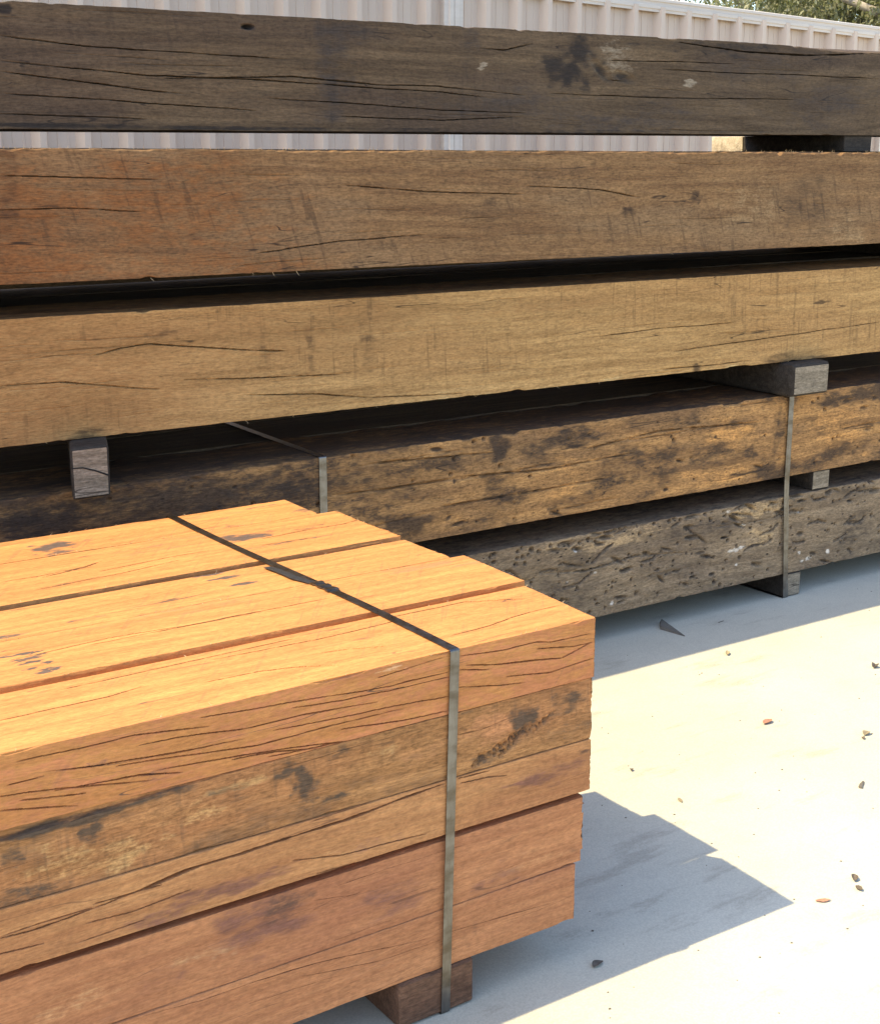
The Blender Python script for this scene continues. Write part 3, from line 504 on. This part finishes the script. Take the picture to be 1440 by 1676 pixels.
timber('sawn_timber', 'orange timber split by one long open crack, third layer down on the pack face', -2.5, 1.709, 1.999, .237, *L[3], 'fresh3', FF, .0045, .0009, (), (), s3, (), warp=.002, edge=.0012, cdisp=c3, rowtop=.05)
c4 = [FL(4, [(560, 1460), (640, 1450), (690, 1438)], .0016), FL(4, [(520, 1478), (590, 1468)], .001)] + rand_cracks(64, 5, .3, 1.7, .13, .02, (.0005, .001), (.08, .2))
s4 = [FS(4, 460, 1490, 40, 24, 0, .45), FS(4, 420, 1520, 90, 40, 2, .75), FS(4, 640, 1480, 80, 30, 2, .4), FS(4, 820, 1440, 60, 30, 2, .35), FS(4, 120, 1640, 90, 30, 1, .4), FS(4, 500, 1475, 26, 8, 0, .5), FS(4, 330, 1570, 70, 24, 1, .3), FS(4, 900, 1400, 60, 14, 1, .3), FS(4, 945, 1400, 10, 18, 0, .4), FS(4, 250, 1620, 90, 30, 2, .3)]
timber('sawn_timber', 'plain pinkish-brown timber below the open gap, fourth layer down on the pack face', -2.8, 1.699, 2.006, .23, *L[4], 'fresh2', FF, .005, .006, c4, (), s4, (), warp=.0025, edge=.0015, endfuzz=.008)
c5 = [FL(5, [(240, 1672), (330, 1642), (420, 1610), (520, 1580), (600, 1561), (700, 1540)], .002), FL(5, [(730, 1536), (800, 1520), (900, 1500)], .0022), FL(5, [(410, 1646), (470, 1628), (560, 1600)], .0012), FL(5, [(500, 1600), (620, 1578), (725, 1543)], .0018)] + rand_cracks(65, 3, .5, 1.7, .12, .02, (.0005, .001), (.08, .2))
s5 = [FS(5, 780, 1524, 14, 7, 0, .8), FS(5, 700, 1600, 40, 14, 0, .35), FS(5, 600, 1590, 100, 30, 2, .25)]
timber('sawn_timber', 'pale brown bottom timber resting on the ground bearer of the pack', -2.7, 1.681, 2.004, .232, *L[5], 'fresh2', FF, .005, .006, c5, (), s5, (), warp=.0025, edge=.0015)
# top layer, the other four
tt2 = [TL(1, [(0, 1085), (75, 1068), (180, 1044), (300, 1025), (400, 1005), (560, 975)], .0010), TL(1, [(150, 1055), (330, 1020), (430, 1000)], .0007)]
ss2 = [TS(1, 70, 1102, .016, .006, 0, 1.6), TS(1, 50, 1085, .022, .006, 0, 1.5), TS(1, 30, 1072, .03, .006, 0, 1.2), TS(1, 78, 1085, .010, .007, 0, 1.5), TS(1, 55, 1068, .014, .007, 0, 1.5), TS(1, 40, 1080, .03, .008, 0, 1.0), TS(1, 62, 1072, .014, .005, 0, 1.2), TS(1, 85, 1096, .020, .009, 0, 1.2), TS(1, 52, 1095, .016, .008, 0, 1.0), TS(1, 45, 1060, .03, .02, 0, .4), TS(1, 300, 1000, .25, .02, 2, .5), TS(1, 680, 930, .14, .02, 2, .7), TS(1, 790, 920, .14, .014, 2, .5)]
timber('sawn_timber', 'orange-streaked top timber of the pack with dark scuff marks, second from the front edge', -2.65, 1.748, COLS[1][0], COLS[1][1], *L[1], 'fresh', FF, .005, .006, (), (), ss2, (), warp=.002, edge=.0016, skew=.02, ctdisp=tt2, rowtop=.0013)
tt3 = [TL(2, [(480, 913), (520, 905), (590, 895)], .004), TL(2, [(615, 892), (640, 884)], .003), TL(2, [(100, 1005), (300, 965), (450, 938)], .0007)]
ss3 = [TS(2, 370, 945, .040, .008, 0, 1.2), TS(2, 400, 955, .035, .007, 0, 1.4), TS(2, 345, 940, .04, .007, 0, 1.1), TS(2, 350, 940, .02, .005, 0, .7), TS(2, 140, 1013, .06, .006, 0, .6), TS(2, 20, 1040, .05, .008, 0, .7)]
timber('sawn_timber', 'narrow pale top timber of the pack lying under the free end of the strap', -2.75, 1.718, COLS[2][0], COLS[2][1], *L[1], 'fresh', FF, .005, .005, (), tt3, ss3, (), warp=.002, edge=.0012, skew=-.05)
tt4 = [TL(3, [(430, 882), (500, 868), (560, 858), (590, 850)], .0035, .02), TL(3, [(70, 945), (125, 932), (148, 928)], .005, .02), TL(3, [(105, 935), (140, 928), (166, 919)], .006, .02), TL(3, [(0, 953), (60, 944), (100, 936)], .0012), TL(3, [(165, 935), (280, 912), (345, 901)], .0028), TL(3, [(430, 893), (480, 885), (512, 880)], .003), TL(3, [(60, 965), (200, 938), (300, 915)], .0008)]
ss4 = [TS(3, 480, 886, .12, .01, 0, .6), TS(3, 400, 880, .07, .03, 0, .8), TS(3, 200, 910, .2, .012, 2, .4), TS(3, 250, 895, .12, .01, 2, .5), TS(3, 300, 880, .3, .02, 2, .3)]
timber('sawn_timber', 'wide split top timber of the pack with open cracks and a torn end', -2.6, 1.722, COLS[3][0], COLS[3][1], *L[1], 'fresh', FF, .005, .006, (), (), ss4, (), warp=.002, edge=.0016, skew=-.03, endfuzz=.008, ctdisp=tt4, rowtop=.0013)
ss5 = [TS(4, 85, 895, .06, .04, 0, 1.0), TS(4, 100, 905, .03, .02, 0, .7), TS(4, 388, 872, .06, .05, 0, 1.1), TS(4, 365, 848, .06, .01, 0, .4), TS(4, 410, 832, .06, .008, 0, .5), TS(4, 500, 835, .03, .02, 0, .4), TS(4, 330, 845, .1, .03, 2, .35)]
timber('sawn_timber', 'rearmost top timber of the pack with bluish smudges, shortest at its sawn end', -2.8, 1.672, COLS[4][0], COLS[4][1], *L[1], 'fresh', FF, .005, .006, (), [TL(4, [(380, 868), (450, 852), (510, 840)], .0010)], ss5, (), warp=.002, edge=.0016, skew=-.04)
ordn = {2: 'second', 3: 'third', 4: 'fourth', 5: 'bottom'}; pos = ['second', 'third', 'fourth', 'rearmost']
rw = random.Random(17)
for k in (2, 3, 4, 5):
    y = 2.245
    for j, w_ in enumerate((.232, .228, .236, .225)):
        timber('sawn_timber', 'inner orange timber in the %s layer of the pack, %s from its face' % (ordn[k], pos[j]), -2.6 - rw.uniform(0, .2), 1.69 + rw.uniform(-.02, .03), y, w_, *L[k], ('fresh', 'fresh2')[j % 2], edge=.002); y += w_ + .004
for i, x in enumerate((.25, 1.15)):
    bearer('thin spacer strip in the gap of the strapped pack, %s' % ('away from the strap', 'beside the strap')[i], x, x + .05, 2.03, 3.16, .3557, .3708, seed=20 + i, bev=.001, mat='fresh2', end='fresh2')
bearer('dark red-brown bearer under the strapped end of the orange pack', 1.262, 1.432, 1.9985, 3.18, .0016, .0938, mat='redbearer', seed=23, bev=.006, end='redbearer')
bearer('red-brown bearer under the hidden end of the orange pack', -1.6, -1.44, 2.0, 3.18, .0016, .0938, mat='redbearer', seed=24, bev=.006, end='redbearer')

# torn fibres along edges and ends
def edge_pts(seed, n, f): r = random.Random(seed); return [f(r) for _ in range(n)]
for o in [o for o in COL.objects if o.name.startswith('sawn_timber') and o.location.z > .6]:
    k = [i for i, cdef in enumerate(COLS) if abs(cdef[0] - o.location.y) < .002][0]; Lx = max(v[0] for v in o.bound_box); W = COLS[k][1]; H = L[1][1]; sk = (.06, .02, -.05, -.03, -.04)[k]
    r = random.Random(k + 70); pts = []
    for i in range((18, 16, 40, 46, 14)[k]):
        y = r.uniform(0, W); pts.append((Lx - .06 * abs(sk) * 0 - (max(0, sk) * (W - y) + max(0, -sk) * y) - .002, y, H - .001 - (r.random() ** 3) * .05))
    slivers(o, pts, 80 + k, (.003, .011), out=(1.3, 0, .3))
    pts = [(r.uniform(Lx - 1.4, Lx - .02), 0.001 if r.random() < .6 else W - .002, H - .001) for i in range(34)]
    slivers(o, pts, 90 + k, (.002, .009), out=(.3, 0, .8), name='edge_fibres')
slivers(tB, edge_pts(4, 170, lambda r: (r.uniform(1.4, 4.9), r.uniform(.0, .004), HB - .001)), 5, (.002, .012), out=(0, -.2, .8), name='edge_fibres')
slivers(tA, edge_pts(6, 40, lambda r: (r.uniform(1.5, 4.8), r.uniform(.0, .004), HA - .004)), 7, (.003, .016), out=(0, -.2, .7), name='edge_fibres')
slivers(tB, edge_pts(8, 9, lambda r: (r.uniform(1.4, 4.8), .002, .001)), 9, (.004, .03), out=(.5, -.3, -.7), name='hanging_fibres')
slivers(tC, edge_pts(10, 14, lambda r: (r.uniform(1.6, 5.0), .002, .001)), 11, (.004, .02), out=(.5, -.3, -.7), name='hanging_fibres')

# ------------------------------------------------------------------ steel strapping
n = NT('steel_strap'); c = n.co(False); z = n.noise(c, (90, 90, 12), 5, .7); z2 = n.noise(c, (14, 14, 30), 4, .6, 2.0)
M['strap'] = n.set(Base_Color=n.mix(n.step(z2, .4, .7), n.mix(n.step(z, .3, .7), (.16, .155, .155), (.225, .22, .215)), (.12, .108, .095)), Metallic=1.0, Roughness=n.step(z, .3, .7, .26, .42)); n.bump(z, .0002)
n = NT('blue_steel_strap'); c = n.co(False); z = n.noise(c, (90, 90, 12), 5, .7)
M['strap_dark'] = n.set(Base_Color=n.mix(n.step(z, .3, .7), (.055, .055, .058), (.085, .085, .088)), Metallic=.6, Roughness=.45)
def ribbon(name, path, width, thick, mat, parent=None, closed=True):
    """flat band following path [(x,y,z)] in a plane across X; the width lies along X"""
    m = len(path); vs = []; cen = Vector((0, sum(p[1] for p in path) / m, sum(p[2] for p in path) / m))
    for i, p in enumerate(path):
        a, b = Vector(path[i - 1] if (closed or i) else path[i]), Vector(path[(i + 1) % m] if (closed or i < m - 1) else path[i]); t = (b - a); t.x = 0; t.normalize()
        nrm = Vector((0, -t.z, t.y)) if False else Vector((0, t.z, -t.y))
        p = Vector(p)
        for sx, sn in ((-1, 0), (1, 0), (1, 1), (-1, 1)): vs.append(p + Vector((sx * width / 2, 0, 0)) - nrm * thick * sn)
    f = []
    for i in range(m if closed else m - 1):
        k, k2 = 4 * i, 4 * ((i + 1) % m)
        for j in range(4): f.append((k + j, k2 + j, k2 + (j + 1) % 4, k + (j + 1) % 4))
    if not closed: f += [(0, 1, 2, 3), (4 * m - 1, 4 * m - 2, 4 * m - 3, 4 * m - 4)]
    me = mesh(name, vs, f); bm = bmesh.new(); bm.from_mesh(me); bmesh.ops.recalc_face_normals(bm, faces=bm.faces); bm.to_mesh(me); bm.free()
    return link(name, me, mat, parent)
def loop_path(xf, y0, y1, z0, z1, r=.004):
    """rounded rectangle in YZ starting low on the front, going up, back over the top and round"""
    pts = []
    def arc(cy, cz, a0, a1):
        for k in range(5): a = R(a0 + (a1 - a0) * k / 4); pts.append((cy + r * math.cos(a), cz + r * math.sin(a)))
    for k in range(1, 12): pts.append((y0, z0 + r + (z1 - z0 - 2 * r) * k / 12))
    arc(y0 + r, z1 - r, 180, 90)
    for k in range(1, 14): pts.append((y0 + r + (y1 - y0 - 2 * r) * k / 14, z1))
    arc(y1 - r, z1 - r, 90, 0); arc(y1 - r, z0 + r, 0, -90); arc(y0 + r, z0 + r, 270, 180)
    return [(xf(y, z), y, z) for y, z in pts]
def front_x(y, z):
    t = min(1, max(0, (y - 1.998) / 1.18)); return 1.384 - .024 * t + .006 * math.sin(t * 6) - (.020 * (.73 - z) / .73 if y < 2.1 else 0)
st1 = ribbon('steel_strap', loop_path(front_x, 1.9962, 3.1825, .0008, .7298), .020, .0009, M['strap'])
tag(st1, 'flat steel strap with crimped seal bound round the orange timber pack', 'strap')
# crimped seal and the loose tail beside it
sp = P(556, 955, Z=.7305); sy0, sy1 = sp.y - .036, sp.y + .036
sv = []; sf = []
ys = [sy0 + (sy1 - sy0) * k / 12 for k in range(13)]
for k, y in enumerate(ys):
    cx = front_x(y, .73); hw = .0138 - (.0026 if k in (3, 4, 8, 9) else 0); zz = .7322 + (.0012 if k % 4 else .0)
    sv += [(cx - hw, y, .7299), (cx - hw, y, zz), (cx + hw, y, zz), (cx + hw, y, .7299)]
for k in range(12):
    a, b = 4 * k, 4 * k + 4; sf += [(a + j, a + j + 1, b + j + 1, b + j) for j in range(3)]
sf += [(0, 1, 2, 3), (51, 50, 49, 48)]
link('seal', mesh('seal', sv, sf), M['strap'], st1)
tail = []
for k in range(10):
    t = k / 9; y = sy1 - .01 + t * .165; tail.append((front_x(y, .73) - .002 - .020 * min(1, t * 3.2), y, .7306 + .004 * math.sin(t * 3.1)))
ribbon('tail', tail[::-1], .018, .0008, M['strap_dark'], st1, closed=False)
def back_x(x0, lean):
    return lambda y, z: x0 - (lean * max(0, (.42 - z)) / .42 if y < 3.6 else 0) + (.015 * (y - 3.46) if z > .7 else 0)
st2 = ribbon('steel_strap', loop_path(back_x(1.943, 0), 3.4575, 4.37, ZE - .002, ZD + HD + .001), .024, .0009, M['strap']); tag(st2, 'steel strap dropping behind the orange pack over the mottled beam', 'strap')
st3 = ribbon('steel_strap', loop_path(back_x(3.836, -.030), 3.4515, 4.37, .0006, ZD + HD + .001), .024, .0009, M['strap']); tag(st3, 'long thin steel strap running from the rounded block down to its ground bearer', 'strap')

ck = link('end_crack', me, M['dark'], bl1)

# ------------------------------------------------------------------ litter on the concrete
M['leaf_dark'] = plain('dry_dark_leaf', (.11, .085, .062), .8); M['leaf_red'] = plain('dry_red_leaf', (.42, .20, .12), .7); M['leaf_tan'] = plain('dry_tan_leaf', (.28, .22, .13), .75); M['twig'] = plain('grey_twig', (.13, .11, .085), .85)
def leaf(px, py, ln, wd, ang, mat, label, curl=.3, seed=0, z=.0):
    r = random.Random(seed); p = P(px, py, Z=0.0); vs = []; f = []; nu, nv = 9, 5; ln *= .85; wd *= .85
    for i in range(nu):
        t = i / (nu - 1); hw = wd * .5 * math.sin(math.pi * min(1, t * .96 + .04)) ** .8
        for j in range(nv):
            s = j / (nv - 1) * 2 - 1
            vs.append(((t - .5) * ln, s * hw + .12 * wd * math.sin(t * 4 + seed), .001 + curl * ln * .5 * ((t - .5) ** 2) * 2 + curl * wd * .9 * s * s * math.sin(math.pi * t) + r.uniform(0, .0012)))
    for i in range(nu - 1):
        for j in range(nv - 1): a = i * nv + j; f.append((a, a + nv, a + nv + 1, a + 1))
    o = link('fallen_leaf', mesh('fallen_leaf', vs, f, 60), M[mat], None, (p.x, p.y, z)); o.rotation_euler = (0, 0, ang)
    sm = o.modifiers.new('thickness', 'SOLIDIFY'); sm.thickness = .0004; o['seed'] = seed * .7
    k = 4
    stalk = []
    tag(o, label, 'leaf', 'litter on the concrete'); return o
leaf(1256, 1184, .050, .022, .3, 'leaf_red', 'curled red-brown dry leaf alone on sunlit concrete', .5, 1)
leaf(1190, 1071, .045, .016, .9, 'leaf_tan', 'small olive dry leaf near the tall stack shadow edge', .5, 2)
leaf(1347, 1476, .042, .014, -.5, 'leaf_red', 'thin reddish leaf on concrete near the tip of the pack shadow', .3, 3)
leaf(1398, 1440, .036, .018, .6, 'leaf_dark', 'dark crumpled leaf, larger of a pair on sunlit concrete', .6, 4)
leaf(1405, 1457, .026, .014, 1.2, 'leaf_dark', 'small dark curled leaf, smaller of a pair on sunlit concrete', .7, 5)
leaf(978, 1581, .036, .020, .2, 'leaf_dark', 'dark torn leaf lying in the shadow of the orange pack', .4, 6)
leaf(1418, 1203, .034, .022, .4, 'leaf_tan', 'grey-green leaf fragment beside a tiny dark crumb', .6, 7)
leaf(1412, 1210, .016, .012, 1.4, 'leaf_dark', 'tiny dark leaf crumb beside a grey-green leaf fragment', .7, 8)
leaf(1431, 1093, .034, .026, .4, 'leaf_dark', 'dark ragged leaf on concrete below the ground bearer', .8, 9)
leaf(1033, 1262, .015, .010, .8, 'leaf_dark', 'tiny dark leaf speck next to the orange pack', .7, 10)
leaf(1113, 1311, .030, .012, 1.0, 'leaf_tan', 'flat pale straw-coloured leaf scrap near the pack shadow', .2, 11)
# dark wood wedge and a broken stick
a, b, c_ = P(1079, 1020, Z=0), P(1079, 1031, Z=0), P(1121, 1042, Z=0)
me = mesh('wood_wedge', [(0, 0, .002), (b.x - a.x + .004, b.y - a.y, 0), (c_.x - a.x, c_.y - a.y, 0), (.006, -.004, .016), (b.x - a.x + .008, b.y - a.y + .006, .012), (c_.x - a.x, c_.y - a.y + .001, .003)], [(0, 2, 1), (3, 4, 5), (0, 1, 4, 3), (1, 2, 5, 4), (2, 0, 3, 5)])
o = link('wood_wedge', me, M['twig'], None, a); tag(o, 'dark pointed wood offcut in the shade of the tall stack', 'offcut'); o['seed'] = .3
def stick(px, py, ln, th, ang, label, seed):
    p = P(px, py, Z=0.0); r = random.Random(seed); vs = []; f = []; m = 6
    for i in range(7):
        t = i / 6; q = th * (1 - .3 * t) * r.uniform(.85, 1.1)
        for k in range(m): an = k * math.tau / m; vs.append(((t - .5) * ln, q * math.cos(an) + .1 * th * math.sin(5 * t), q * .6 + q * .6 * math.sin(an)))
    for i in range(6):
        for k in range(m): f.append((i * m + k, i * m + (k + 1) % m, (i + 1) * m + (k + 1) % m, (i + 1) * m + k))
    f += [tuple(range(m))[::-1], tuple(range(6 * m, 7 * m))]
    o = link('stick', mesh('stick', vs, f, 50), M['twig'], None, (p.x, p.y, 0)); o.rotation_euler = (0, 0, ang); o['seed'] = seed * .3; tag(o, label, 'stick', 'litter on the concrete')
stick(1410, 1286, .042, .006, .55, 'short thick grey stick on sunlit concrete', 3)
stick(1180, 1018, .03, .002, .2, 'short thin twig in the shade below the ground bearer', 5)
stick(1255, 957, .035, .004, -.3, 'small twig lying at the foot of the ground bearer', 6)

rg = random.Random(12); gv = []; gf = []
for i in range(260):
    x, y, q = rg.uniform(1.5, 4.6), rg.uniform(1.2, 3.4), rg.uniform(.0012, .0035); k = len(gv); a = rg.uniform(0, 3)
    for t in range(4): gv.append((x + q * math.cos(a + t * 1.57) * rg.uniform(.6, 1.6), y + q * math.sin(a + t * 1.57), .0004))
    gv.append((x, y, q * .7)); gf += [(k, k + 1, k + 4), (k + 1, k + 2, k + 4), (k + 2, k + 3, k + 4), (k + 3, k, k + 4)]
tag(link('grit', mesh('grit', gv, gf), M['twig']), 'tiny specks of bark and grit scattered over the concrete', 'grit', kind='stuff')

# ------------------------------------------------------------------ trees beyond the fence
n = NT('gum_leaves'); c = n.co(); z = n.noise(c, (1.1, 1.1, 1.1), 3); z2 = n.noise(c, (9, 9, 9), 2, .5, 3.3)
M['leaves'] = n.set(Base_Color=n.mix(n.step(z2, .3, .7), n.mix(n.step(z, .35, .65), (.14, .16, .075), (.22, .22, .11)), (.26, .24, .14)), Roughness=.5)
tr = n.t.nodes.new('ShaderNodeBsdfTranslucent'); tr.inputs[0].default_value = (.22, .24, .08, 1); ad = n.t.nodes.new('ShaderNodeMixShader'); ad.inputs[0].default_value = .35
n.t.links.new(n.b.outputs[0], ad.inputs[1]); n.t.links.new(tr.outputs[0], ad.inputs[2]); n.t.links.new(ad.outputs[0], n.out.inputs[0])
M['bark'] = plain('gum_bark', (.34, .29, .24), .9, var=.4, sc_=(6, 6, 2))
def tube(vs, fs_, a, b, ra, rb, m=7):
    d = (b - a).normalized(); u = d.orthogonal().normalized(); v = d.cross(u); k = len(vs)
    for p, r in ((a, ra), (b, rb)):
        for i in range(m): t = i * math.tau / m; vs.append(p + u * r * math.cos(t) + v * r * math.sin(t))
    for i in range(m): fs_.append((k + i, k + (i + 1) % m, k + m + (i + 1) % m, k + m + i))
def tree(x, y, h, rad, nl, seed, label, low=.28):
    r = random.Random(seed); root = bpy.data.objects.new('gum_tree', None); COL.objects.link(root); root.location = (x, y, -.02); tag(root, label, 'tree', 'trees beyond the fence')
    vs, f = [], []; tips = []
    def grow(a, d, L_, ra, lev):
        b = a + d * L_; tube(vs, f, a, b, ra, ra * .68)
        if lev >= 3 or L_ < .35: tips.append(b); return
        if lev > 0: tips.append(b.lerp(a, .4))
        for k in range(r.choice((2, 3, 3)) if lev else 4):
            nd = (d * .75 + Vector((r.gauss(0, .55), r.gauss(0, .55), r.gauss(.1, .32)))).normalized(); grow(b - d * r.uniform(0, .25) * L_, nd, L_ * r.uniform(.6, .82), ra * .62, lev + 1)
    grow(Vector((0, 0, 0)), Vector((r.gauss(0, .05), r.gauss(0, .05), 1)).normalized(), h * low, h * .022, 0)
    o = link('trunk', mesh('trunk', vs, f, 60), M['bark'], root)
    cl = []
    for t in tips:
        for k in range(4): cl.append((t + Vector((r.gauss(0, .5), r.gauss(0, .5), r.gauss(.0, .4))) * rad * .34, r.uniform(.16, .34) * rad * .62))
    per = nl // len(cl); rs = np.random.RandomState(seed)
    N_ = per * len(cl); cen = np.repeat(np.array([list(c0[0]) for c0 in cl]), per, 0); rad_ = np.repeat(np.array([c0[1] for c0 in cl]), per)
    dd = rs.normal(size=(N_, 3)); dd /= np.linalg.norm(dd, axis=1)[:, None]; pos_ = cen + dd * (rad_ * rs.rand(N_) ** .45)[:, None] * np.array([1, 1, .75])
    ax = rs.normal(size=(N_, 3)) * .8 + np.array([0, 0, -.9]); ax /= np.linalg.norm(ax, axis=1)[:, None]; sd2 = np.cross(ax, rs.normal(size=(N_, 3))); sd2 /= np.linalg.norm(sd2, axis=1)[:, None]
    ll = rs.uniform(.06, .13, N_)[:, None]; ww = ll * .2
    V4 = np.stack([pos_, pos_ + ax * ll * .45 + sd2 * ww, pos_ + ax * ll, pos_ + ax * ll * .45 - sd2 * ww], 1).reshape(-1, 3)
    me = grid_mesh('crown', V4, np.arange(N_ * 4).reshape(-1, 4)); o = link('crown', me, M['leaves'], root); o['seed'] = seed * .37
    return root
def at(px, d): q = P(px, 242, Y=1.0); k = d / math.hypot(q.x, q.y); return q.x * k, q.y * k
for px, d, h, rad, nl, sd_, lab in ((1310, 27, 8.6, 3.4, 40000, 1, 'olive gum tree with dense crown showing over the sloping fence rail'), (1450, 24, 8.6, 3.4, 40000, 5, 'bushy pale gum tree at the far end of the fence'), (1160, 34, 7.4, 2.6, 16000, 3, 'smaller thin-crowned gum tree farther off beyond the fence'), (1600, 28, 9, 3.4, 16000, 4, 'tall gum tree past the far end of the fence')):
    x, y = at(px, d); tree(x, y, h, rad, nl, sd_, lab)
